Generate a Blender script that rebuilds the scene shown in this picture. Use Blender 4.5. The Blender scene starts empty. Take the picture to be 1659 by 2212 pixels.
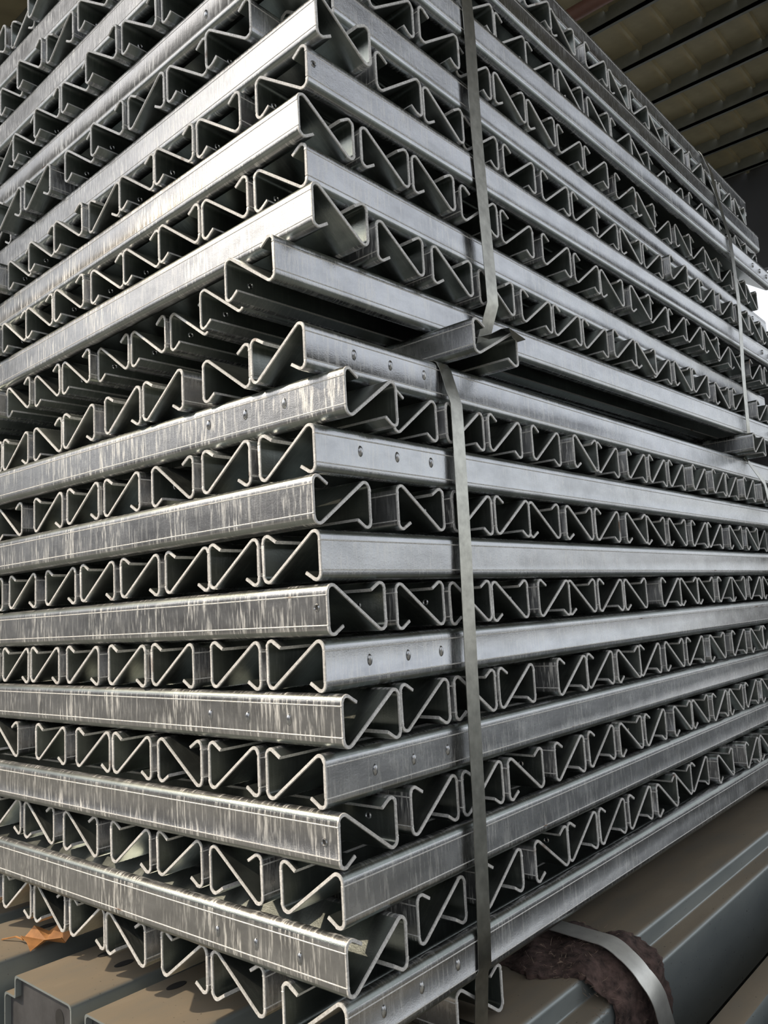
import bpy, bmesh, math, random
from mathutils import Vector, Matrix
random.seed(11)
scene = bpy.context.scene
COL = scene.collection
PI = math.pi

# ------------------------------------------------------------------ camera
def camera():
    yaw, pitch, roll, f_px = 0.71322507, 0.12128731, -0.0565467, 1754.997
    f = Vector((math.cos(yaw)*math.cos(pitch), math.sin(yaw)*math.cos(pitch), math.sin(pitch)))
    r = Vector((math.sin(yaw), -math.cos(yaw), 0))
    u = r.cross(f)
    c, s = math.cos(roll), math.sin(roll)
    r, u = c*r + s*u, -s*r + c*u
    cam = bpy.data.cameras.new('camera')
    cam.sensor_fit = 'HORIZONTAL'; cam.sensor_width = 36.0
    cam.lens = f_px*36.0/1659.0
    cam.clip_start = 0.02; cam.clip_end = 200
    o = bpy.data.objects.new('camera', cam); COL.objects.link(o)
    m = Matrix((r, u, -f)).transposed().to_4x4()
    m.translation = Vector((-0.82614, -0.83934, 0.59211))
    o.matrix_world = m
    scene.camera = o
camera()

# ------------------------------------------------------------------ sky, sun, exposure
SUN_AZ, SUN_EL = math.radians(143), math.radians(46)      # azimuth counted from +X towards +Y
world = bpy.data.worlds.new('hazy_sky'); scene.world = world
world.use_nodes = True
wn = world.node_tree
bg = wn.nodes['Background']; bg.inputs['Strength'].default_value = 0.24
sky = wn.nodes.new('ShaderNodeTexSky'); sky.sky_type = 'NISHITA'; sky.sun_disc = False
sky.sun_elevation = SUN_EL; sky.sun_rotation = PI/2 - SUN_AZ; sky.dust_density = 3.5; sky.air_density = 1.1
hue = wn.nodes.new('ShaderNodeHueSaturation'); hue.inputs['Saturation'].default_value = 0.45
haze = wn.nodes.new('ShaderNodeMix'); haze.data_type = 'RGBA'; haze.inputs[0].default_value = 0.60
haze.inputs[7].default_value = (4.3, 4.3, 4.35, 1)                                         # thin bright cloud all over the sky
wn.links.new(sky.outputs[0], hue.inputs['Color']); wn.links.new(hue.outputs[0], haze.inputs[6]); wn.links.new(haze.outputs[2], bg.inputs['Color'])
sun = bpy.data.lights.new('sun', 'SUN'); sun.energy = 2.8; sun.angle = math.radians(1.0); sun.color = (1.0, 0.83, 0.62)
so = bpy.data.objects.new('sun', sun); COL.objects.link(so)
so.rotation_euler = (-Vector((math.cos(SUN_AZ)*math.cos(SUN_EL), math.sin(SUN_AZ)*math.cos(SUN_EL), math.sin(SUN_EL)))).to_track_quat('-Z', 'Y').to_euler()
vs = scene.view_settings
vs.view_transform = 'Standard'; vs.look = 'None'; vs.gamma = 1.0; vs.use_curve_mapping = False
vs.exposure = 0.26

# ------------------------------------------------------------------ materials
def mat(name):
    m = bpy.data.materials.new(name); m.use_nodes = True
    nt = m.node_tree
    return m, nt, nt.nodes['Principled BSDF']
def N(nt, t, **kw):
    n = nt.nodes.new(t)
    for k, v in kw.items(): setattr(n, k, v)
    return n
def noise(nt, vec, scale, detail=3, rough=.55):
    n = N(nt, 'ShaderNodeTexNoise'); n.inputs['Scale'].default_value = scale
    n.inputs['Detail'].default_value = detail; n.inputs['Roughness'].default_value = rough
    nt.links.new(vec, n.inputs['Vector']); return n.outputs['Fac']
def ramp(nt, fac, stops):
    n = N(nt, 'ShaderNodeValToRGB'); e = n.color_ramp.elements
    while len(e) < len(stops): e.new(0.5)
    for i, (p, c) in enumerate(stops):
        e[i].position = p; e[i].color = (c, c, c, 1) if isinstance(c, (int, float)) else (*c, 1)
    nt.links.new(fac, n.inputs['Fac']); return n.outputs['Color']
def math_(nt, op, a, b):
    n = N(nt, 'ShaderNodeMath', operation=op)
    for i, v in enumerate((a, b)):
        if isinstance(v, (int, float)): n.inputs[i].default_value = v
        else: nt.links.new(v, n.inputs[i])
    return n.outputs[0]
def mix(nt, fac, a, b):
    n = N(nt, 'ShaderNodeMix', data_type='RGBA')
    for s, v in ((n.inputs[0], fac), (n.inputs[6], a), (n.inputs[7], b)):
        if isinstance(v, (int, float)): s.default_value = v
        elif isinstance(v, tuple): s.default_value = (*v, 1)
        else: nt.links.new(v, s)
    return n.outputs[2]
def mapping(nt, vec, scale, off=None):
    n = N(nt, 'ShaderNodeMapping'); n.inputs['Scale'].default_value = scale
    nt.links.new(vec, n.inputs['Vector'])
    if off is not None: nt.links.new(off, n.inputs['Location'])
    return n.outputs['Vector']
def bump(nt, bsdf, h, strength, dist=.001):
    b = N(nt, 'ShaderNodeBump'); b.inputs['Strength'].default_value = strength; b.inputs['Distance'].default_value = dist
    nt.links.new(h, b.inputs['Height']); nt.links.new(b.outputs['Normal'], bsdf.inputs['Normal'])

def zinc(name, streak=1.0, rough=.30, tint=(0.60, 0.615, 0.63)):
    """hot-dip zinc: object X runs along the bar, the drips run across it"""
    m, nt, b = mat(name)
    tc = N(nt, 'ShaderNodeTexCoord'); oi = N(nt, 'ShaderNodeObjectInfo')
    comb = N(nt, 'ShaderNodeCombineXYZ')
    for i in range(3): nt.links.new(math_(nt, 'MULTIPLY', oi.outputs['Random'], (37., 61., 23.)[i]), comb.inputs[i])
    vec = N(nt, 'ShaderNodeVectorMath', operation='ADD')
    nt.links.new(tc.outputs['Object'], vec.inputs[0]); nt.links.new(comb.outputs[0], vec.inputs[1])
    v = vec.outputs[0]
    drips = noise(nt, mapping(nt, v, (1.0, 0.10, 0.10)), 210, 3, .65)
    patch = noise(nt, v, 9, 2)
    fine = noise(nt, v, 420, 2, .6)
    cloud = noise(nt, mapping(nt, v, (.5, 1, 1)), 24, 4, .6)
    d = ramp(nt, drips, [(.50, 0.), (.66, 1.)])
    pm = ramp(nt, patch, [(.36, .22), (.60, 1.)])
    amt = math_(nt, 'MULTIPLY', math_(nt, 'MULTIPLY', d, pm), streak)
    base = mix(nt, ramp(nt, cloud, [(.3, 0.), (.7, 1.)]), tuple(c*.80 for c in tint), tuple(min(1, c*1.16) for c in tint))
    colr = mix(nt, amt, base, (0.78, 0.78, 0.75))
    nt.links.new(colr, b.inputs['Base Color'])
    nt.links.new(math_(nt, 'SUBTRACT', .97, math_(nt, 'MULTIPLY', amt, .42)), b.inputs['Metallic'])
    r = math_(nt, 'ADD', math_(nt, 'MULTIPLY', cloud, .12), rough - .06)
    nt.links.new(math_(nt, 'ADD', r, math_(nt, 'MULTIPLY', amt, .18)), b.inputs['Roughness'])
    h = math_(nt, 'ADD', math_(nt, 'MULTIPLY', fine, .5), math_(nt, 'MULTIPLY', drips, 1.0*streak))
    h = math_(nt, 'ADD', h, math_(nt, 'MULTIPLY', cloud, 1.2))
    bump(nt, b, h, .30, .0012)
    return m
ZINC = zinc('galvanised_zinc', .45, .26, (0.44, 0.452, 0.468))
ZINC_IN_SHADE = zinc('galvanised_zinc_inner_shade', .12, .33, (0.26, 0.285, 0.272))  # inner and diagonal faces coloured darker, standing in for shade inside the section
ZINC_STREAK = zinc('galvanised_zinc_streaked', 1.15, .33, (0.37, 0.375, 0.38))

def cut_zinc():
    m, nt, b = mat('galvanised_cut_end')
    tc = N(nt, 'ShaderNodeTexCoord'); oi = N(nt, 'ShaderNodeObjectInfo')
    comb = N(nt, 'ShaderNodeCombineXYZ')
    for i in range(3): nt.links.new(math_(nt, 'MULTIPLY', oi.outputs['Random'], 19.+i*7), comb.inputs[i])
    vec = N(nt, 'ShaderNodeVectorMath', operation='ADD')
    nt.links.new(tc.outputs['Object'], vec.inputs[0]); nt.links.new(comb.outputs[0], vec.inputs[1])
    v = vec.outputs[0]
    grain = noise(nt, v, 260, 3, .65)
    rust = ramp(nt, noise(nt, v, 14, 2), [(.70, 0.), (.78, 1.)])
    base = mix(nt, ramp(nt, grain, [(.3, 0.), (.7, 1.)]), (0.50, 0.50, 0.49), (0.84, 0.84, 0.82))
    nt.links.new(mix(nt, rust, base, (0.16, 0.075, 0.03)), b.inputs['Base Color'])
    b.inputs['Metallic'].default_value = .15; b.inputs['Roughness'].default_value = .5
    bump(nt, b, grain, .5, .001)
    return m
CUT = cut_zinc()

def plain(name, color, rough=.5, metal=0., nscale=30, var=.25, bumpy=.1):
    m, nt, b = mat(name)
    tc = N(nt, 'ShaderNodeTexCoord')
    n = noise(nt, tc.outputs['Object'], nscale, 4, .6)
    nt.links.new(mix(nt, ramp(nt, n, [(.3, 0.), (.7, 1.)]), tuple(c*(1-var) for c in color), tuple(min(1, c*(1+var)) for c in color)), b.inputs['Base Color'])
    b.inputs['Roughness'].default_value = rough; b.inputs['Metallic'].default_value = metal
    if bumpy: bump(nt, b, n, bumpy, .004)
    return m
STRAP = plain('strap_steel', (0.40, 0.40, 0.36), .27, .95, 45, .22, .05)
STRAP_PALE = plain('strap_pale_steel', (0.72, 0.72, 0.68), .42, .6, 30, .12, .05)
HOLE_SHADE = plain('hole_shade', (0.02, 0.02, 0.02), .8, 0, 60, .2, 0)  # near-black colour standing in for the shade inside holes
FELT = plain('felt_red_brown', (0.085, 0.055, 0.048), .95, 0, 55, .75, 1.0)
LEAF = plain('dry_leaf', (0.42, 0.20, 0.07), .7, 0, 40, .35, .3)
CONCRETE = plain('concrete_floor', (0.20, 0.21, 0.205), .65, 0, 1.6, .2, .1)
ROOF_SHEET = plain('roof_sheet_olive', (0.36, 0.31, 0.19), .6, 0, 1.5, .2, .05)
ROOF_STEEL = plain('roof_steel_grey', (0.19, 0.20, 0.175), .5, 0, 3, .2, .05)
PIPE = plain('pipe_red_brown', (0.20, 0.10, 0.075), .5, 0, 3, .2, .05)
WALL = plain('wall_sheet', (0.30, 0.28, 0.235), .6, 0, .7, .15, .05)
WALL_DARK = plain('wall_dark', (0.10, 0.105, 0.115), .7, 0, .7, .15, .05)

def dusty_steel():
    m, nt, b = mat('dusty_grey_beam')
    tc = N(nt, 'ShaderNodeTexCoord'); ge = N(nt, 'ShaderNodeNewGeometry')
    sep = N(nt, 'ShaderNodeSeparateXYZ'); nt.links.new(ge.outputs['Normal'], sep.inputs[0])
    v = tc.outputs['Object']
    cloud = noise(nt, mapping(nt, v, (.35, 1, 1)), 14, 4, .6)
    speck = noise(nt, v, 140, 2, .5)
    up = ramp(nt, sep.outputs['Z'], [(.55, 0.), (.95, 1.)])
    dust = math_(nt, 'MULTIPLY', up, ramp(nt, cloud, [(.15, .70), (.55, 1.)]))
    steel = mix(nt, ramp(nt, cloud, [(.35, 0.), (.65, 1.)]), (0.27, 0.305, 0.31), (0.33, 0.365, 0.365))
    dustc = mix(nt, ramp(nt, cloud, [(.3, 0.), (.7, 1.)]), (0.185, 0.150, 0.105), (0.25, 0.21, 0.155))
    c = mix(nt, dust, steel, dustc)
    c = mix(nt, ramp(nt, speck, [(.70, 0.), (.76, 1.)]), c, (0.05, 0.04, 0.03))
    nt.links.new(c, b.inputs['Base Color'])
    nt.links.new(math_(nt, 'ADD', .38, math_(nt, 'MULTIPLY', dust, .4)), b.inputs['Roughness'])
    nt.links.new(math_(nt, 'SUBTRACT', .45, math_(nt, 'MULTIPLY', dust, .45)), b.inputs['Metallic'])
    bump(nt, b, cloud, .15, .003)
    return m
BEAM = dusty_steel()
BEAM_END = plain('beam_end_plate', (0.075, 0.075, 0.08), .6, .2, 20, .3, .2)

# ------------------------------------------------------------------ helpers
def link(name, me, material, parent=None):
    o = bpy.data.objects.new(name, me); COL.objects.link(o)
    if material is not None and not me.materials:
        for m in (material if isinstance(material, (list, tuple)) else [material]): me.materials.append(m)
    if parent: o.parent = parent
    return o
def obj(name, bm, material, parent=None, smooth=None):
    me = bpy.data.meshes.new(name)
    bmesh.ops.recalc_face_normals(bm, faces=bm.faces)
    bm.to_mesh(me); bm.free()
    if smooth is not None:
        me.polygons.foreach_set('use_smooth', [True]*len(me.polygons)); me.set_sharp_from_angle(angle=math.radians(smooth))
    return link(name, me, material, parent)
def tag(o, label, cat, group=None):
    o['label'] = label; o['category'] = cat
    if group: o['group'] = group
    return o
def struct(o):
    o['kind'] = 'structure'; return o
def empty(name, loc=(0, 0, 0)):
    o = bpy.data.objects.new(name, None); COL.objects.link(o); o.location = loc; o.empty_display_size = .05; return o
def box(bm, x0, x1, y0, y1, z0, z1, bev=0):
    r = bmesh.ops.create_cube(bm, size=1)
    for v in r['verts']:
        v.co = Vector((x0+(v.co.x+.5)*(x1-x0), y0+(v.co.y+.5)*(y1-y0), z0+(v.co.z+.5)*(z1-z0)))
    if bev:
        es = list({e for v in r['verts'] for e in v.link_edges})
        bmesh.ops.bevel(bm, geom=es, offset=bev, segments=2, affect='EDGES', profile=.6)
def fillet(pts, rad, segs=7):
    """polyline with rounded corners; rad per inner corner"""
    out = [Vector(pts[0])]
    for i in range(1, len(pts)-1):
        a, c, b = Vector(pts[i-1]), Vector(pts[i]), Vector(pts[i+1])
        d1, d2 = (a-c).normalized(), (b-c).normalized()
        ang = d1.angle(d2); r = rad[i-1] if isinstance(rad, (list, tuple)) else rad
        t = r/math.tan(ang/2); cen = c+(d1+d2).normalized()*(r/math.sin(ang/2))
        p1, p2 = c+d1*t, c+d2*t
        v1, v2 = p1-cen, p2-cen; om = v1.angle(v2)
        for j in range(segs+1):
            s = j/segs
            out.append(cen+(v1*math.sin((1-s)*om)+v2*math.sin(s*om))/math.sin(om))
    out.append(Vector(pts[-1])); return out
def offset(path, d):
    out = []
    for i, p in enumerate(path):
        a = path[max(i-1, 0)]; b = path[min(i+1, len(path)-1)]
        t = (b-a).normalized(); out.append(p+Vector((-t.y, t.x))*d)
    return out
def ribbon(bm, path, width_dir, width, thick, wob=None):
    """flat band along 3-D path; width_dir(i) unit vector across"""
    rings = []
    for i, p in enumerate(path):
        a = path[max(i-1, 0)]; b = path[min(i+1, len(path)-1)]
        t = (b-a).normalized(); w = Vector(width_dir(i) if callable(width_dir) else width_dir)
        w = (w-t*w.dot(t)).normalized(); n = t.cross(w).normalized()
        wd = width(i) if callable(width) else width
        rings.append([bm.verts.new(p+w*sx*wd/2+n*sn*thick/2) for sx, sn in ((-1, -1), (1, -1), (1, 1), (-1, 1))])
    for r0, r1 in zip(rings, rings[1:]):
        for j in range(4): bm.faces.new((r0[j], r0[(j+1) % 4], r1[(j+1) % 4], r1[j]))
    bm.faces.new(rings[0][::-1]); bm.faces.new(rings[-1])

# rows of bar ends: coordinate along the row, S = N seen from the end, Z = reversed N, recess of the end
ROWS = {
 0: '0.041Z-0.016v 0.226S-0.001v 0.368Z0.001v 0.539S-0.003v 0.678Z-0.000v 0.823S-0.001v 0.964Z-0.002v 1.124Z-0.002h 1.283Z-0.002h 1.433Z-0.009h 1.586Z-0.008h',
 1: '0.047Z-0.028v 0.234Z0.001v 0.409Z0.000v 0.574S-0.002v 0.707Z0.003v 0.839Z0.002v 0.974Z-0.001v 1.107S-0.009v 1.239S0.006v 1.372Z0.011v 1.507S-0.011v 1.720Z-0.017v 1.866S-0.013v 2.025Z-0.012h 2.178Z-0.004h 2.337Z-0.016h',
 2: '0.054Z0.001v 0.222S-0.001v 0.377Z0.003v 0.522Z-0.000v 0.695S-0.002v 0.864S-0.002v 1.020Z0.003v 1.161Z-0.005h 1.312S-0.006h 1.458S0.006h 1.603Z0.001h',
 3: '0.060S-0.011v 0.236Z0.004v 0.370Z0.002v 0.504S-0.002v 0.674Z-0.001v 0.821Z0.003v 0.959S-0.001v 1.098Z-0.000v 1.259S-0.004v 1.391S-0.001v 1.524Z-0.007v 1.657S-0.008v 1.816Z-0.002v 1.953S-0.007v 2.109S-0.008h 2.264Z-0.005h 2.405S-0.005h',
 4: '0.070Z-0.006v 0.221Z0.001v 0.362S-0.002v 0.508Z-0.003v 0.652Z0.002v 0.824Z0.004v 1.023S0.000v 1.166S-0.001h 1.308S-0.005h 1.451Z-0.009h 1.588Z0.002h',
 5: '0.068Z-0.022v 0.219Z-0.003v 0.362S-0.001v 0.505Z0.004v 0.712Z-0.001v 0.844Z0.002v 0.977S-0.003v 1.110Z0.003v 1.261S0.002v 1.403Z0.001v 1.539S-0.011v 1.736Z-0.007v 1.884S-0.014v 2.020Z-0.011v 2.160Z-0.009h 2.308Z-0.003h 2.458Z-0.004h',
 6: '0.070Z0.003v 0.212Z0.004v 0.385Z0.004v 0.520Z-0.002v 0.687Z0.002v 0.846Z0.004v 0.979Z0.003v 1.118Z-0.002h 1.276Z-0.003h 1.422S0.000h 1.564S-0.004h',
 7: '0.064S-0.008v 0.229S0.003v 0.368S0.000v 0.501S0.002v 0.661Z-0.002v 0.793S0.005v 0.928Z0.003v 1.062S0.003v 1.268Z-0.002v 1.401S0.001v 1.534S0.003v 1.669Z-0.006v 1.802S-0.001v 1.977Z0.002v 2.110S-0.002v 2.246S-0.010h 2.381S-0.001h',
 8: '0.063Z-0.003v 0.198Z-0.004v 0.331Z0.001v 0.472Z-0.002v 0.620Z-0.002v 0.773Z0.002v 0.939Z0.000v 1.093Z-0.003v 1.233S-0.007h 1.368Z-0.005h 1.518Z0.003h 1.665Z0.000h',
 9: '0.057Z0.005v 0.241S-0.001v 0.393Z0.000v 0.526Z-0.001v 0.658S0.005v 0.798S-0.001v 0.933Z-0.002v 1.092S-0.002v 1.224S0.005v 1.357S0.000v 1.518Z-0.001v 1.651Z0.001v 1.824S-0.003v 1.983S-0.004v 2.116Z0.009v 2.264Z-0.001h 2.416Z0.004h',
 10: '0.069Z0.002v 0.212Z-0.002v 0.370S0.003v 0.536Z0.003v 0.672Z-0.002v 0.816Z-0.002v 0.998S-0.002v 1.151Z-0.000h 1.286Z-0.002h 1.428Z0.000h 1.575S-0.003h',
 11: '0.091Z-0.034v 0.244Z0.002v 0.390Z0.001v 0.525Z0.001v 0.687Z0.003v 0.845S-0.007v 0.978Z0.004v 1.130Z-0.001v 1.263Z0.000v 1.396Z0.001v 1.539Z-0.010v 1.677Z-0.018v 1.827Z-0.007v 1.959Z-0.019v 2.149Z-0.017v 2.309Z-0.008h 2.458Z-0.012h',
 12: '0.079Z0.001v 0.212S0.005v 0.386Z-0.002v 0.520Z-0.002v 0.683Z-0.003v 0.826S0.003v 0.976Z0.002v 1.115S0.005h 1.267Z-0.004h 1.405S-0.002h 1.538Z0.002h',
 14: '0.123S-0.012v 0.256S0.034v 0.388S0.060v 0.521S0.057v 0.654S0.059v 0.786S0.047v 0.919S0.048v 1.052S0.043v 1.185Z-0.006h 1.326Z-0.001h 1.464Z-0.006h 1.621S-0.009h',
 15: '0.084S0.003v 0.252S0.018v 0.403S0.015v 0.559S0.017v 0.718Z0.017v 0.855Z0.016v 0.997Z0.016v 1.130Z0.001v 1.263S0.002v 1.395Z0.013v 1.528S0.003v 1.661Z-0.001v 1.876S0.008v 2.014Z-0.003v 2.271Z-0.003v 2.411S0.008v',
 16: '0.092S0.035v 0.232S0.030v 0.365S0.027v 0.498S0.032v 0.630S0.035v 0.775S0.027v 0.915S0.029v 1.047S0.032v 1.180S0.008h 1.313Z0.020h 1.455Z0.013h 1.609Z0.010h',
 17: '0.083S0.024v 0.223S0.017v 0.357S0.012v 0.513Z0.015v 0.660Z0.017v 0.825Z0.013v 0.977Z0.014v 1.113S0.013v 1.274S0.006v 1.407Z0.011v 1.540Z0.008v 1.672Z0.007v 1.824S0.008v 1.959Z0.015v 2.092S0.016v 2.296Z0.012v 2.455Z0.008v',
 18: '0.076S0.031v 0.242S0.029v 0.374S0.026v 0.507S0.030v 0.640Z0.036v 0.772S0.025v 0.905S0.030v 1.038S0.041v 1.174Z0.011h 1.314Z0.008h 1.470Z0.015h 1.605S0.010h',
 19: '0.098S-0.013v 0.269Z0.012v 0.405S0.012v 0.537Z0.016v 0.687Z0.014v 0.844Z0.012v 0.987Z0.010v 1.119Z0.016v 1.261S0.013v 1.405Z0.011v 1.542Z-0.012v 1.675Z-0.001v 1.807Z-0.002v 1.976Z-0.006v 2.124S-0.011v 2.282S-0.008v 2.442S-0.004v',
 20: '0.075S0.100h 0.208S0.031v 0.340S0.037v 0.473Z0.034v 0.607S0.026v 0.740S0.037v 0.926Z0.031v 1.068Z0.029v 1.225Z0.076h 1.372S0.070h 1.524S0.076h 1.675S0.067h',
 21: '0.096S0.020h 0.264Z0.015v 0.401Z0.007v 0.533Z0.018v 0.666S0.012v 0.802S0.012v 0.945Z0.013v 1.082Z0.011v 1.266Z0.015v 1.406S0.018v 1.551Z0.028v 1.694S0.019v 1.827Z0.020v 1.960S0.023v 2.103Z0.023v 2.250S0.020v 2.406S0.027v',
 22: '0.073S0.000h 0.206Z0.037h 0.338S0.026h 0.471S0.019v 0.604S0.013v 0.736S0.026v 0.869S0.027v 1.002S0.037v 1.135Z0.045h 1.267Z0.028h 1.400Z0.028h 1.553Z0.025h',
 23: '0.085S0.020h 0.243S0.017h 0.400S0.027h 0.558Z0.013v 0.698Z0.016v 0.830Z0.017v 0.972S0.011v 1.127S0.012v 1.266Z0.012v 1.399S0.016v 1.542Z0.022v 1.689Z0.026v 1.849Z0.016v 2.004S0.017v 2.161Z0.028v 2.300S0.016v 2.436Z0.020v',
 24: '0.072Z0.000h 0.219S0.031h 0.366Z0.036h 0.512S0.034h 0.659S0.027v 0.811Z0.030v 0.944S0.022v 1.077S0.039v 1.212S0.036h 1.366S0.029h 1.504Z0.031h 1.663Z0.036h',
 25: '0.100S0.020h 0.246S0.018h 0.392S0.028h 0.538S0.028h 0.683Z0.029h 0.828Z0.009v 0.961S0.014v 1.140Z0.011v 1.288S0.015v 1.427Z0.014v 1.573S0.023v 1.736Z0.025v 1.888Z0.016v 2.042S0.021v 2.182Z0.017v 2.341S0.016v',
 26: '0.094Z0.000h 0.229S0.027h 0.362S0.029h 0.494S0.023h 0.627S0.026h 0.760Z0.031h 0.892Z0.025h 1.025Z0.044v 1.158Z0.032h 1.293Z0.025h 1.450Z0.024h 1.596Z0.037h',
}
YAW = {0: 0.0087, 1: -0.0121, 2: 0.0117, 3: -0.0218, 4: -0.0025, 5: -0.0072, 6: -0.0071, 7: -0.0004, 8: -0.0003, 9: -0.0108, 10: -0.0034, 11: -0.0450, 12: -0.0041, 13: 0.0000, 14: -0.0300, 15: 0.0192, 16: 0.0125, 17: 0.0276, 18: -0.0055, 19: 0.0277, 20: 0.0110, 21: 0.0181, 22: -0.0109, 23: 0.0224, 24: -0.0012, 25: 0.0050, 26: 0.0030}

# ------------------------------------------------------------------ the setting: an open-sided steel hall
FLOOR_Z = -0.86
bm = bmesh.new(); box(bm, -45, 30, -40, 40, FLOOR_Z-.2, FLOOR_Z)
struct(obj('floor', bm, CONCRETE))
ROOF_Z, PITCH_P = 9.40, 1.222
roof = struct(empty('ceiling', (0, 0, ROOF_Z)))
X0 = 11.55 - 14*PITCH_P
PANEL_W = .52
def panel_mesh(n):
    bm = bmesh.new()
    prof = []
    for i in range(n):
        y = i*PANEL_W
        prof += [(y+.012, .0), (y+.03, .0), (y+PANEL_W-.05, .0), (y+PANEL_W-.035, .055), (y+PANEL_W-.012, .055)] if n > 1 else \
                [(y+.004, 0.), (y+PANEL_W-.07, 0.), (y+PANEL_W-.05, -.06), (y+PANEL_W-.004, -.06)]
    L = PITCH_P-.02
    a = [bm.verts.new((0, y, z)) for y, z in prof]; b = [bm.verts.new((L, y, z)) for y, z in prof]
    c = [bm.verts.new((0, y, z+.02)) for y, z in prof]; d = [bm.verts.new((L, y, z+.02)) for y, z in prof]
    for i in range(len(prof)-1):
        bm.faces.new((a[i], a[i+1], b[i+1], b[i])); bm.faces.new((c[i], d[i], d[i+1], c[i+1]))
        bm.faces.new((a[i], c[i], c[i+1], a[i+1])); bm.faces.new((b[i], b[i+1], d[i+1], d[i]))
    me = bpy.data.meshes.new('roof_panel'); bmesh.ops.recalc_face_normals(bm, faces=bm.faces); bm.to_mesh(me); bm.free()
    me.materials.append(ROOF_SHEET); return me
pm = panel_mesh(1)
# the bays in view get their sheets one by one
for i in range(11, 19):
    for j in range(0, 14):
        o = link('roof_panel', pm, ROOF_SHEET, roof)
        o.location = (X0+i*PITCH_P+.01, -.4+j*PANEL_W, .12)
# the rest of the roof deck, out of view
bm = bmesh.new()
box(bm, -6.2, X0+11*PITCH_P, -9, 17, .13, .18); box(bm, X0+11*PITCH_P, X0+19*PITCH_P, 6.88, 17, .13, .18)
box(bm, X0+11*PITCH_P, X0+19*PITCH_P, -9, -.4, .13, .18)
o = obj('roof_deck', bm, ROOF_SHEET, roof)
for i in range(1, 20):
    bm = bmesh.new()
    box(bm, -.035, .035, -9, 17, -.12, .118); box(bm, -.035, .09, -9, 17, -.12, -.10)
    o = obj('roof_purlin', bm, ROOF_STEEL, roof); o.location = (X0+i*PITCH_P, 0, 0)
for y in (-5.2, 1.3, 7.8):
    bm = bmesh.new()
    box(bm, -6, 17, y-.13, y+.13, -.16, -.13); box(bm, -6, 17, y-.012, y+.012, -.52, -.16); box(bm, -6, 17, y-.13, y+.13, -.55, -.52)
    obj('rafter', bm, ROOF_STEEL, roof)
bm = bmesh.new()
bmesh.ops.create_cone(bm, segments=24, radius1=.10, radius2=.10, depth=24, cap_ends=True, matrix=Matrix.Translation((0, 0, 0)) @ Matrix.Rotation(PI/2, 4, 'X'))
o = obj('overhead_pipe', bm, PIPE, None, 40); o.location = (9.05, 2.6, 8.70)
tag(o, 'red-brown pipe running under the roof sheets above the stack', 'pipe')
# walls: the hall stands open towards the yard at the right front and on the left
bm = bmesh.new(); box(bm, 17, 17.2, -3.5, 17, FLOOR_Z, 1.6)
struct(obj('wall_right', bm, WALL))
bm = bmesh.new(); box(bm, 17, 17.2, -9, 17, 7.3, 9.6)
struct(obj('trim_1', bm, WALL_DARK))
for y in (-8.8, -3.4, 1.5, 6.4, 12):
    bm = bmesh.new(); box(bm, 16.9, 17.25, y-.15, y+.15, FLOOR_Z, 7.15)
    struct(obj('trim_2', bm, ROOF_STEEL))
bm = bmesh.new(); box(bm, -6.2, 17.2, 17, 17.2, FLOOR_Z, 9.6)
struct(obj('wall_back', bm, WALL_DARK))
bm = bmesh.new(); box(bm, -6.2, 3.0, -14.2, -14, FLOOR_Z, 7.0)
struct(obj('added_wall_front', bm, WALL))  # unseen wall behind the camera, added to darken what the bars reflect
bm = bmesh.new(); box(bm, -16.4, -16, -30, 34, FLOOR_Z, 6.0)
struct(obj('added_wall_left', bm, WALL_DARK))  # unseen dark wall, added to darken low reflections in the left-face bars

# ------------------------------------------------------------------ the N-section bar
H, W, T = 0.0785, 0.1300, 0.0055
def centre_line():
    """N seen from its end, u to the right, v up: lip, left web, diagonal, right web, lip"""
    t2 = T/2
    l, r, b, t = -W/2+t2, W/2-t2, t2, H-t2
    half = [Vector((l+.0305, b+.0115)), Vector((l, b-.0062)), Vector((l, t+.0068)), Vector((r, b-.0068)), Vector((r, t+.0062)), Vector((r-.0305, t-.0115))]
    return fillet(half, [.0095, .0105, .0105, .0095], 7)
CL = centre_line()
vmin, vmax = min(p.y for p in CL), max(p.y for p in CL)
def normal_path(mirror, h=H, w=W):
    c = [Vector(((p.x)*(w-T)/(W-T), T/2+(p.y-vmin)/(vmax-vmin)*(h-T))) for p in CL]
    if mirror: c = [Vector((-p.x, p.y)) for p in c]
    return c
def add_score(path):
    """split the two webs where the roller marks run; returns path and the indices of the marks"""
    out, marks = [], []
    for a, b in zip(path, path[1:]):
        out.append(a)
        if abs(a.x-b.x) < 1e-5 and abs(a.y-b.y) > .03:
            s = 1 if b.y > a.y else -1; lo, hi = min(a.y, b.y), max(a.y, b.y)
            ys = []
            for c in (lo+.0035, hi-.0035): ys += [(c-.0011, 0), (c-.0003, 1), (c+.0003, 1), (c+.0011, 0)]
            ys.sort(key=lambda q: s*q[0])
            for y, m in ys:
                if m: marks.append(len(out))
                out.append(Vector((a.x, y)))
    out.append(path[-1]); return out, set(marks)
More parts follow.
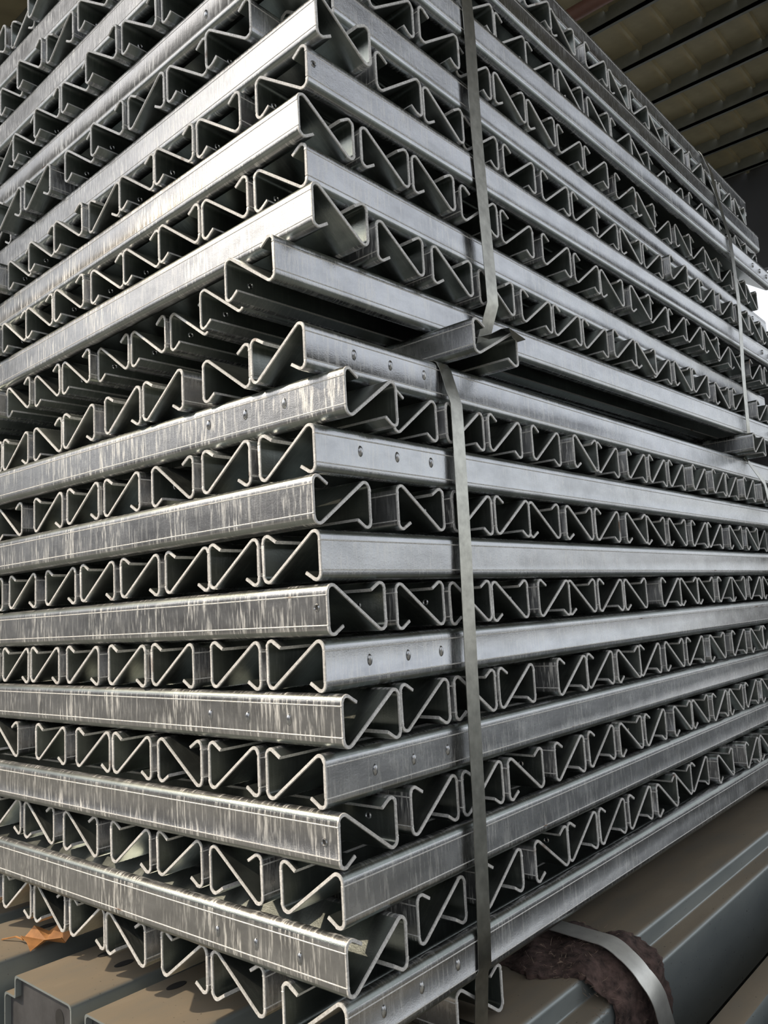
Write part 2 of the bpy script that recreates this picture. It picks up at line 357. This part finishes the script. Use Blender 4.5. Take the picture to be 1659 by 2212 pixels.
def bar_parts(mirror, length, mats, h=H, w=W, seed=0):
    """the folded section as its five flats: lip, web, diagonal, web, lip"""
    rnd = random.Random(seed)
    p0 = normal_path(mirror, h, w)
    def towards(i, j, d=.0015): return p0[i]+(p0[j]-p0[i]).normalized()*d
    pts, cuts = [], [0]
    for i, p in enumerate(p0):
        pts.append(p)
        if i in (0, 16, 32):
            if i == 16: cuts.append(len(pts)); pts.append(towards(16, 17))
            if i == 32: cuts.append(len(pts)); pts.append(towards(32, 33))
            if i == 0: cuts.append(len(pts)); pts.append(towards(1, 0))
            if i == 16: cuts.append(len(pts)); pts.append(towards(17, 16))
    cuts.append(len(pts)-1)
    cut_pts = [pts[c] for c in cuts]
    path, marks = add_score(pts)
    cuts = [next(i for i, q in enumerate(path) if (q-c).length < 1e-9) for c in cut_pts]
    A, B = offset(path, T/2), offset(path, -T/2)
    for i in marks:
        p = path[i]
        if abs(A[i].x) > abs(B[i].x): A[i].x += math.copysign(.0007, p.x)
        else: B[i].x += math.copysign(.0007, p.x)
    xs = [0, .002, length-.002, length]
    jit = [[rnd.uniform(-.0006, .0006) for _ in range(2*len(path))] for _ in range(2)]
    res = []
    for part, (c0, c1) in zip(('lip', 'web', 'diagonal', 'web', 'lip'), zip(cuts, cuts[1:])):
        me = bpy.data.meshes.new(part)
        verts, faces, mi = [], [], []
        n = c1-c0+1
        for k, x in enumerate(xs):
            e = .0006 if k in (0, 3) else 0
            for s, P_ in enumerate((A, B)):
                for i in range(c0, c1+1):
                    q = P_[i]+(path[i]-P_[i])*(e/(T/2))
                    verts.append((x+(jit[k//3][s*len(path)+i] if k in (0, 3) else 0), -q.x, q.y))
        def vi(k, s, i): return k*2*n+s*n+i
        for k in range(3):
            for i in range(n-1):
                faces.append((vi(k, 0, i), vi(k+1, 0, i), vi(k+1, 0, i+1), vi(k, 0, i+1)))
                faces.append((vi(k, 1, i), vi(k, 1, i+1), vi(k+1, 1, i+1), vi(k+1, 1, i)))
                ridge = (c0+i in marks) or (c0+i+1 in marks)
                for P_ in (A, B):
                    c = (P_[c0+i]+P_[c0+i+1])/2
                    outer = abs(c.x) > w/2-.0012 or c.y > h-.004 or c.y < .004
                    mi.append(1 if k != 1 or (ridge and abs(c.x) > w/2-.0001) else (0 if outer else 2))  # last slot is the darker zinc, shade put into the colour
            for i in [j for j, end in ((0, c0 == 0), (n-1, c1 == len(path)-1)) if end]:
                faces.append((vi(k, 0, i), vi(k, 1, i), vi(k+1, 1, i), vi(k+1, 0, i))); mi.append(1)
        for k in (0, 3):
            for i in range(n-1):
                f = (vi(k, 0, i), vi(k, 0, i+1), vi(k, 1, i+1), vi(k, 1, i))
                faces.append(f if k == 0 else f[::-1]); mi.append(1)
        me.from_pydata(verts, [], faces)
        for m in mats: me.materials.append(m)
        me.polygons.foreach_set('material_index', mi)
        bm = bmesh.new(); bm.from_mesh(me); bmesh.ops.recalc_face_normals(bm, faces=bm.faces); bm.to_mesh(me); bm.free()
        me.polygons.foreach_set('use_smooth', [True]*len(me.polygons)); me.set_sharp_from_angle(angle=math.radians(32))
        res.append((part, me))
    return res
def make_bar(name, parts):
    root = bpy.data.objects.new(name, None); COL.objects.link(root); root.empty_display_size = .05
    kids = []
    for part, me in parts:
        o = bpy.data.objects.new(part, me); COL.objects.link(o); o.parent = root; kids.append(o)
    return root, kids

LEN_R, LEN_L = 2.50, 1.75
PITCH = 0.08
def level_z(k): return k*PITCH + (-.011 if k >= 13 else 0) + .0005
MESH = {}
for d, L, mm in (('R', LEN_R, ZINC), ('L', LEN_L, ZINC_STREAK)):
    for t in 'SZ':
        for s in range(3):
            MESH[d, t, s] = bar_parts(t == 'Z', L, [mm, CUT, ZINC_IN_SHADE], seed=s)

def dimple_mesh():
    """an embossed bump: short rounded barrel, pushed out of the web"""
    bm = bmesh.new()
    bmesh.ops.create_uvsphere(bm, u_segments=14, v_segments=8, radius=1)
    for v in bm.verts: v.co = Vector((v.co.x*.0050, v.co.y*.0048, v.co.z*.0092))
    me = bpy.data.meshes.new('dimple'); bm.to_mesh(me); bm.free()
    me.polygons.foreach_set('use_smooth', [True]*len(me.polygons)); me.materials.append(ZINC); return me
DIMPLE = dimple_mesh()
def hole_mesh():
    """a punched hole with its burr"""
    bm = bmesh.new(); R_, r_ = .0046, .0014
    rings = []
    for i in range(12):
        a = i*PI/6
        rings.append([bm.verts.new(((R_+r_*math.cos(q))*math.cos(a), r_*1.3*math.sin(q), (R_+r_*math.cos(q))*math.sin(a))) for q in (0, PI/2, PI, 3*PI/2)])
    for i in range(12):
        for j in range(4): bm.faces.new((rings[i][j], rings[i][(j+1) % 4], rings[(i+1) % 12][(j+1) % 4], rings[(i+1) % 12][j]))
    n0 = len(bm.faces)
    f = bm.faces.new([rings[i][2] for i in range(12)])
    f.material_index = 1
    bmesh.ops.recalc_face_normals(bm, faces=bm.faces)
    me = bpy.data.meshes.new('punched_hole'); bm.to_mesh(me); bm.free()
    me.materials.append(ZINC); me.materials.append(HOLE_SHADE); return me
PUNCH = hole_mesh()

ORD = ['first', 'second', 'third', 'fourth', 'fifth', 'sixth', 'seventh', 'eighth', 'ninth', 'tenth', 'eleventh', 'twelfth', 'thirteenth',
       'fourteenth', 'fifteenth', 'sixteenth', 'seventeenth', 'eighteenth', 'nineteenth', 'twentieth', 'twenty-first', 'twenty-second']
# dimples: level -> (positions along the bar from the corner, height on the web)
DIMP = {12: ((.108, .197, .288), .042), 10: ((.10, .189, .279), .042), 6: ((.097, .188, .274), .040), 4: ((.096, .187, .276), .038), 0: ((.056, .141, .232), .042),
        22: ((2.30, 2.38, 2.46), .042), 20: ((2.33, 2.42), .042), 18: ((2.35, 2.43), .042), 14: ((2.30, 2.38), .042),
        11: ((.092, .183, .276), .045), 5: ((.087, .181, .275), .040), 1: ((.061, .154, .244), .038), 21: ((.271,), .036)}
HOLED_CORNER = {7: (.013, .042), 3: (.016, .037), 18: (.045, .045)}
rh = random.Random(5)
def child(name, me, parent, loc, rot=(0, 0, 0)):
    o = bpy.data.objects.new(name, me); COL.objects.link(o); o.parent = parent; o.location = loc; o.rotation_euler = rot; return o
for k in sorted(ROWS):
    isR = k % 2 == 0
    low = k < 13
    bundle = 'lower' if low else 'upper'
    if low: row = (12-k)//2 if isR else (11-k)//2
    else: row = (k-14)//2 if isR else (k-15)//2
    face = 'left' if isR else 'right'
    long_face = 'right' if isR else 'left'
    updown = 'down' if low else 'up'
    for i, it in enumerate(ROWS[k].split()):
        st = next(j for j, c in enumerate(it) if c in 'SZ')
        pos, typ, rec, vis = float(it[:st]), it[st], float(it[st+1:-1]), it[-1]
        me = MESH['R' if isR else 'L', typ, rh.randrange(3)]
        o, kids = make_bar('galvanised_bar', me)
        plus, minus = (kids[1], kids[3]) if typ == 'S' else (kids[3], kids[1])      # webs at local +Y and -Y
        z = level_z(k)
        if isR:
            o.location = (rec, pos+YAW[k]*rec, z); o.rotation_euler = (0, 0, YAW[k])
        else:
            o.location = (pos+YAW[k]*rec, rec, z); o.rotation_euler = (0, 0, PI/2-YAW[k])
        bun = f'{bundle} bundle'
        if i == 0:
            lab = f'{ORD[row]} long galvanised bar {updown} the {long_face} face from the gap, {bun}'
        else:
            look = 'galvanised bar end' if typ == 'S' else 'reversed-N galvanised bar end'
            look = 'N-shaped bar end' if typ == 'S' else 'reversed-N bar end'
            lab = f'{look}, {ORD[i]} from the corner, {ORD[row]} {face}-face row {updown}, {bun}'
        tag(o, lab, 'bar', f'galvanised bars of the {bundle} bundle')
        side = 1 if not isR else -1          # outer web of the corner bar: local +Y is world -X for L bars, local -Y faces the camera for R bars
        if i == 0 and k in DIMP:
            for a in DIMP[k][0]:
                child('dimple', DIMPLE, plus if side > 0 else minus, (a-rec, side*(W/2-.0006), DIMP[k][1]))
        if i == 0 and k in HOLED_CORNER:
            a, h = HOLED_CORNER[k]
            child('punched_hole', PUNCH, plus if side > 0 else minus, (max(a-rec, .014), side*(W/2+.0003), h))
        if i > 0 or typ == 'S':
            # the hole shows on the inner side of the far web seen through the open end
            if typ == 'S' and vis == 'v' and pos < 1.4 and rh.random() < .75:
                child('punched_hole', PUNCH, plus if isR else minus, (.045+rh.uniform(-.008, .01), (W/2-T-.0002) if isR else -(W/2-T-.0002), .043))

# ------------------------------------------------------------------ spacer bars in the gap and under the stack
def spacer(x, y, z, h, w, typ, label, yawz=0.):
    o, kids = make_bar('spacer_bar', bar_parts(typ == 'Z', 1.7, [ZINC, CUT, ZINC_IN_SHADE], h, w, 7)); o.location = (x, y, z); o.rotation_euler = (0, 0, PI/2-yawz)
    tag(o, label, 'bar', 'spacer bars between the bundles'); return o
GAP_Z, GAP_H = level_z(12)+H+.0005, level_z(14)-level_z(12)-H-.001
spacer(.427, -.055, GAP_Z, GAP_H, .150, 'Z', 'squashed spacer bar in the gap beside the near upper strap')
spacer(2.03, -.045, GAP_Z, GAP_H, .130, 'Z', 'far spacer bar poking out of the gap at the right edge')
spacer(.303, -.010, -.0780, .0770, .130, 'S', 'spacer bar under the stack beside the lower strap foot')
spacer(2.2, .02, -.0780, .0770, .130, 'S', 'far spacer bar lying on the beams under the stack')

# ------------------------------------------------------------------ steel straps
def strap(name, path, w, label, material=STRAP, wd=(1, 0, 0), t=.0012):
    bm = bmesh.new(); ribbon(bm, [Vector(p) for p in path], wd, w, t)
    o = obj(name, bm, material, None, 35); return tag(o, label, 'strap', 'steel straps round the bundles')
def lerp_path(keys, n=14):
    out = []
    for a, b in zip(keys, keys[1:]):
        for j in range(n): out.append(tuple(a[i]+(b[i]-a[i])*j/n for i in range(3)))
    out.append(keys[-1]); return out
def faces_at(x, ks):
    """front of the stack at x: one (z, y) pair of rows per level"""
    pts = []
    for k in ks:
        z = level_z(k)
        if k % 2 == 0:
            it = ROWS[k].split()[0]; st = next(j for j, c in enumerate(it) if c in 'SZ')
            y = float(it[:st])-W/2+YAW[k]*x
            pts += [(z+.016, y), (z+H-.016, y), (z+.004, y+.006), (z+H-.004, y+.006)]
        else:
            for it in ROWS[k].split():
                st = next(j for j, c in enumerate(it) if c in 'SZ')
                if abs(float(it[:st])-x) < .12:
                    y = float(it[st+1:-1])-W/2*abs(YAW[k])-.001; pts += [(z+.004, y), (z+H-.004, y)]
    return sorted(pts)
def taut(x_of, ks, z_top, z_bot, inner, gap=.0045):
    """a strap pulled tight: the hull of the rows it runs over, then over the top and under the bottom"""
    pts = [(z, y-gap) for z, y in faces_at(x_of((z_top+z_bot)/2), ks)]
    hull = []
    for q in pts:
        while len(hull) > 1 and (hull[-1][1]-hull[-2][1])*(q[0]-hull[-2][0]) >= (q[1]-hull[-2][1])*(hull[-1][0]-hull[-2][0]): hull.pop()
        hull.append(q)
    path = [(x_of(z_top), inner, z_top), (x_of(z_top), hull[-1][1]+.012, z_top), (x_of(z_top), hull[-1][1]+.003, z_top-.003)]
    keys = hull[::-1]
    for (z0, y0), (z1, y1) in zip(keys, keys[1:]):
        n = max(1, int(abs(z1-z0)/.05))
        for j in range(n):
            s = j/n; z = z0+(z1-z0)*s; path.append((x_of(z), y0+(y1-y0)*s, z))
    path += [(x_of(keys[-1][0]), keys[-1][1], keys[-1][0]), (x_of(z_bot), keys[-1][1]+.001, z_bot+.004), (x_of(z_bot), keys[-1][1]+.004, z_bot+.001), (x_of(z_bot), keys[-1][1]+.014, z_bot), (x_of(z_bot), inner, z_bot)]
    return path
def interp(keys):
    def f(z):
        if z <= keys[0][0]: return keys[0][1]
        for (a, xa), (b_, xb) in zip(keys, keys[1:]):
            if z <= b_: return xa+(xb-xa)*(z-a)/(b_-a)
        return keys[-1][1]
    return f
LOW, UP = range(0, 13), range(14, 27)
Z_LOW, Z_MID, Z_TOP = level_z(12)+H+.0012, level_z(14)-.0012, level_z(26)+H+.0012
strap('steel_strap', taut(interp([(-.08, .286), (-.01, .296), (.25, .317), (.5, .330), (.7, .342), (.95, .352), (1.04, .345)]), LOW, Z_LOW, -.0792, .9),
      .036, 'steel strap down the near side of the lower bundle')
strap('steel_strap', taut(interp([(1.10, .528), (1.26, .521), (1.40, .510), (1.58, .500), (1.8, .497), (2.15, .488)]), UP, Z_TOP, Z_MID, .9),
      .040, 'steel strap down the near side of the upper bundle')
strap('steel_strap', taut(interp([(1.1, 2.05), (1.34, 2.045), (1.6, 2.07), (1.8, 2.05), (1.97, 2.02), (2.15, 2.02)]), UP, Z_TOP, Z_MID, .9),
      .036, 'steel strap down the far right end of the upper bundle')
strap('steel_strap', taut(interp([(-.01, 2.12), (.87, 2.15), (.96, 2.10), (1.04, 2.03)]), LOW, Z_LOW, -.0012, .9),
      .034, 'far steel strap curving down the lower bundle at right edge')
# twisted tail of the near upper strap, folded over the spacer
bm = bmesh.new()
tw = [Vector(p) for p in ((.524, .030, 1.128), (.518, -.004, 1.120), (.502, -.042, 1.113), (.480, -.068, 1.100), (.464, -.072, 1.084))]
dirs = [(1, 0, 0), (.95, -.1, -.1), (.9, -.25, -.25), (.85, -.35, -.45), (.7, -.3, -.6)]
ribbon(bm, tw, lambda i: dirs[i], lambda i: (.036, .042, .046, .040, .014)[i], .0012)
tag(obj('strap_tail', bm, STRAP, None, 35), 'twisted strap tail folded over the spacer bar end', 'strap')

# ------------------------------------------------------------------ grey rack beams under the stack
BEAM_TOP = -.0805
def beam_mesh(flip, top=.224, ledge=.045, drop=.040, side=.19, length=3.0):
    """box section with a step along one edge; flip puts the step on the far side"""
    pts = [Vector(q) for q in ((-ledge, -drop-side), (-ledge, -drop), (0, -drop), (0, 0), (top, 0), (top, -drop-side))]
    prof = fillet(pts, [.010, .005, .009, .010], 4)
    if flip: prof = [Vector((top-p.x, p.y)) for p in prof]
    bm = bmesh.new(); n = len(prof); inn = []
    cx = sum(p.x for p in prof)/n; cy = -(drop+side)/2
    for p in prof: inn.append(Vector((p.x+(.004 if p.x < cx else -.004), p.y-.004 if p.y > cy else p.y)))
    rings = []
    for x in (0, length):
        rings.append(([bm.verts.new((x, p.x, p.y)) for p in prof], [bm.verts.new((x, p.x, p.y)) for p in inn]))
    for i in range(n-1):
        (a0, b0), (a1, b1) = rings
        bm.faces.new((a0[i], a1[i], a1[i+1], a0[i+1])); bm.faces.new((b0[i], b0[i+1], b1[i+1], b1[i]))
        bm.faces.new((a0[i], a0[i+1], b0[i+1], b0[i])); bm.faces.new((a1[i], b1[i], b1[i+1], a1[i+1]))
    bmesh.ops.recalc_face_normals(bm, faces=bm.faces)
    me = bpy.data.meshes.new('rack_beam'); bm.to_mesh(me); bm.free(); me.materials.append(BEAM)
    me.polygons.foreach_set('use_smooth', [True]*len(me.polygons)); me.set_sharp_from_angle(angle=math.radians(40))
    # end plate with two holes, set a little inside the open end
    bm = bmesh.new()
    q = [Vector((p.x, p.y)) for p in inn]
    f = bm.faces.new([bm.verts.new((.012, p.x, p.y)) for p in q])
    r = bmesh.ops.extrude_face_region(bm, geom=[f]); bmesh.ops.translate(bm, vec=(.004, 0, 0), verts=[v for v in r['geom'] if isinstance(v, bmesh.types.BMVert)])
    bmesh.ops.recalc_face_normals(bm, faces=bm.faces)
    pl = bpy.data.meshes.new('end_plate'); bm.to_mesh(pl); bm.free(); pl.materials.append(BEAM_END)
    return me, pl
def disc_mesh(name, rx, ry, axis):
    bm = bmesh.new()
    vs_ = []
    for i in range(20):
        a = i*PI/10; c, s = rx*math.cos(a), ry*math.sin(a)
        vs_.append((c, s))
    for dz in (0, 1):
        ring = [bm.verts.new((c, s, dz*.0006) if axis == 'z' else (-dz*.0006, c, s)) for c, s in vs_]
        bm.faces.new(ring if dz else ring[::-1])
        if dz:
            for i in range(20): bm.faces.new((prev[i], prev[(i+1) % 20], ring[(i+1) % 20], ring[i]))
        prev = ring
    bmesh.ops.recalc_face_normals(bm, faces=bm.faces)
    me = bpy.data.meshes.new(name); bm.to_mesh(me); bm.free(); me.materials.append(HOLE_SHADE); return me
SLOT = disc_mesh('slot_hole', .021, .011, 'z'); BOLT_HOLE = disc_mesh('bolt_hole', .016, .018, 'x')  # flat dark discs laid on the steel, no opening cut
BM_N, BM_F = beam_mesh(False), beam_mesh(True)
def beam(x, y, z, flip, label, slots=()):
    me, pl = BM_F if flip else BM_N
    o = bpy.data.objects.new('rack_beam', me); COL.objects.link(o); o.location = (x, y, z)
    tag(o, label, 'beam', 'grey rack beams under the stack')
    child('end_plate', pl, o, (0, 0, 0))
    child('bolt_hole', BOLT_HOLE, o, (.0118, .065, -.045))
    for sx, sy in slots: child('slot_hole', SLOT, o, (sx-x, sy-y, .0004))
    return o
beam(-.03, -.058, BEAM_TOP, False, 'grey stepped beam under the stack at right, felt pad over it')
beam(-.05, .372, BEAM_TOP, True, 'dusty brown-topped beam end nearest the corner at bottom left', ((.107, .547),))
beam(-.05, .643, BEAM_TOP, True, 'dusty stepped beam end at bottom left with bolt hole', ((.105, .724), (.112, .80)))
beam(-.09, .945, BEAM_TOP+.006, True, 'dusty beam end at the left edge of the picture, leaf on it', ((.108, 1.05),))
beam(-.07, 1.25, BEAM_TOP, True, 'hindmost grey beam under the stack beyond the left edge')
# the outer beams stand on edge, a dark slot between them
def edge_beam(y, w, z, label):
    bm = bmesh.new(); box(bm, 0, 3.0, -w/2, w/2, -.22, 0, .008)
    o = obj('rack_beam', bm, BEAM, None, 40); o.location = (.02, y, z)
    tag(o, label, 'beam', 'grey rack beams under the stack')
    bm = bmesh.new(); box(bm, -.004, .0, -w/2+.006, w/2-.006, -.212, -.008)
    obj('end_plate', bm, BEAM_END, o)
edge_beam(-.285, .050, -.12, 'narrow grey beam beyond the dark slot at bottom right')
edge_beam(-.40, .050, -.12, 'outermost narrow grey beam below the bottom right corner')
for i in range(11):
    beam(2.86, .10+.012*math.sin(i*2.3), FLOOR_Z+.232+.231*i, i % 2 == 1, f'grey beam {ORD[i]} up from the floor in the stack past the right end', ())
n = 0
for lay in (1, 2):
    for y in (-.30, .0, .30, .60, .90, 1.20):
        b = beam(-.02, y, BEAM_TOP-.245*lay-.02, False, f'{ORD[n % 6]} shadowed beam from the right, {"upper" if lay == 1 else "lower"} of the hidden lower layers')
        n += 1
for x in (.3, 1.5, 2.7):
    bm = bmesh.new(); box(bm, -.05, .05, -.5, 1.6, 0, .055, .004)
    o = obj('timber_bearer', bm, plain('timber', (.2, .14, .08), .8, 0, 30, .3, .2)); o.location = (x, 0, FLOOR_Z)
    tag(o, {.3: 'timber bearer on the floor near the corner', 1.5: 'timber bearer on the floor under the middle of the beams', 2.7: 'timber bearer on the floor at the far beam ends'}[x], 'bearer', 'timber bearers')

# ------------------------------------------------------------------ felt pad and pale strap on the near beam
def drape(bm, xs_of, keys, nx, thick, rough, seed):
    """cloth draped over the step: keys are (y, z) down the slope, xs_of(t) the left and right edge"""
    rnd = random.Random(seed)
    path = fillet([Vector(k_) for k_ in keys], .030, 6)
    # densify
    pts = []
    for a, b in zip(path, path[1:]):
        m = max(1, int((b-a).length/.007))
        for j in range(m): pts.append(a+(b-a)*j/m)
    pts.append(path[-1])
    L = [0]
    for a, b in zip(pts, pts[1:]): L.append(L[-1]+(b-a).length)
    top, bot = [], []
    for i, p in enumerate(pts):
        a = pts[max(i-1, 0)]; b = pts[min(i+1, len(pts)-1)]; t = (b-a).normalized(); nrm = Vector((t.y, -t.x))
        if nrm.y < 0 and abs(nrm.y) > abs(nrm.x): nrm = -nrm
        if abs(nrm.x) > abs(nrm.y) and nrm.x > 0: nrm = -nrm
        x0, x1 = xs_of(L[i]/L[-1]); rt, rb = [], []
        x0 += rnd.uniform(-rough, rough)*2; x1 += rnd.uniform(-rough, rough)*2
        for j in range(nx+1):
            s = j/nx; lump = math.sin(s*9+i*.45+seed)*.004*min(1, rough/.003)+rnd.uniform(0, rough)
            ed = 1-.75*abs(2*s-1)**4
            x = x0+(x1-x0)*s
            q = p+nrm*(thick*ed+max(lump, -.002)); rt.append(bm.verts.new((x, q.x, q.y)))
            rb.append(bm.verts.new((x, p.x, p.y)))
        top.append(rt); bot.append(rb)
    for G, fl in ((top, False), (bot, True)):
        for i in range(len(G)-1):
            for j in range(nx): bm.faces.new((G[i][j], G[i][j+1], G[i+1][j+1], G[i+1][j]))
    for i in range(len(top)-1):
        for j in (0, nx): bm.faces.new((top[i][j], top[i+1][j], bot[i+1][j], bot[i][j]))
    for i in (0, len(top)-1):
        for j in range(nx): bm.faces.new((top[i][j], top[i][j+1], bot[i][j+1], bot[i][j]))
bm = bmesh.new()
KEY = [(.20, -.0795), (-.060, -.0795), (-.108, -.118), (-.108, -.318)]
drape(bm, lambda t: (.47+.075*min(1, t/.55)+.016*math.sin(t*13)+.008*math.sin(t*31), .770-.018*math.sin(t*6)+.007*math.sin(t*27)), KEY, 26, .010, .0028, 3)
felt = obj('felt_pad', bm, FELT, None, 60)
tag(felt, 'ragged red-brown felt pad draped over the stepped beam', 'pad')
def hair():
    m, nt, b = mat('loose_fibre'); b.inputs['Base Color'].default_value = (.23, .17, .13, 1); b.inputs['Roughness'].default_value = .9
    return m
bm = bmesh.new(); rf = random.Random(9)
for i in range(420):
    y = rf.uniform(-.14, .05); x = rf.uniform(.49, .75)
    z0 = -.066 if y > -.05 else (-.066-(-.05-y)*.75)
    if y < -.118: y = -.122; z0 = rf.uniform(-.25, -.10)
    p = Vector((x, y, z0)); d = Vector((rf.uniform(-1, 1), rf.uniform(-1, .4), rf.uniform(-.2, .7))).normalized()*rf.uniform(.006, .018)
    s = Vector((rf.uniform(-1, 1), rf.uniform(-1, 1), rf.uniform(-1, 1))).normalized()*.0005
    q = p+d+Vector((0, 0, rf.uniform(-.006, .004)))
    vs_ = [bm.verts.new(v) for v in (p-s, p+s, p+d*.6+s*.8, q, p+d*.6-s*.8)]
    bm.faces.new(vs_)
o = obj('loose_fibres', bm, hair(), felt); o['kind'] = 'stuff'
path = fillet([Vector(k_) for k_ in [(.30, -.0560), (-.078, -.0560), (-.143, -.108), (-.143, -.335)]], .094, 16)
pts = [Vector((.690-.0*i, p.x, p.y)) for i, p in enumerate(path)]
for i, p in enumerate(pts):
    p.x = .705-.05*max(0, min(1, (.10-p.y)/.19))+.05*max(0, (-.10-p.z)/.12)
bm = bmesh.new(); ribbon(bm, pts, (1, 0, 0), .052, .0016)
tag(obj('pale_strap', bm, STRAP_PALE, None, 40), 'pale flat strap bent over the red-brown felt pad', 'strap')

# ------------------------------------------------------------------ dry leaf on the beam at the left
bm = bmesh.new()
out = [(-.050, 0), (-.034, .014), (-.014, .021), (.000, .034), (.014, .022), (.044, .024), (.032, .004), (.048, -.014), (.018, -.020), (-.004, -.030), (-.020, -.019), (-.038, -.012)]
cen = bm.verts.new((0, 0, .004)); ring = [bm.verts.new((x, y, .006+.012*math.sin(i*1.9)+abs(y)*.4)) for i, (x, y) in enumerate(out)]
for i in range(len(ring)): bm.faces.new((cen, ring[i], ring[(i+1) % len(ring)]))
bmesh.ops.subdivide_edges(bm, edges=bm.edges, cuts=1, use_grid_fill=True, smooth=.4)
r = bmesh.ops.solidify(bm, geom=list(bm.faces), thickness=.0008)
leaf = obj('dry_leaf', bm, LEAF, None, 60); leaf.location = (.046, .925, BEAM_TOP+.016); leaf.rotation_euler = (.22, -.10, -1.25); leaf.scale = (1.35, 1.35, 1.2)
tag(leaf, 'curled orange-brown dry leaf lying on the dusty beam', 'leaf')
bm = bmesh.new(); ribbon(bm, [Vector(p) for p in ((-.048, 0, .006), (-.07, .006, .008), (-.10, .004, .004))], (0, 1, 0), .0022, .0016)
obj('stalk', bm, LEAF, leaf)
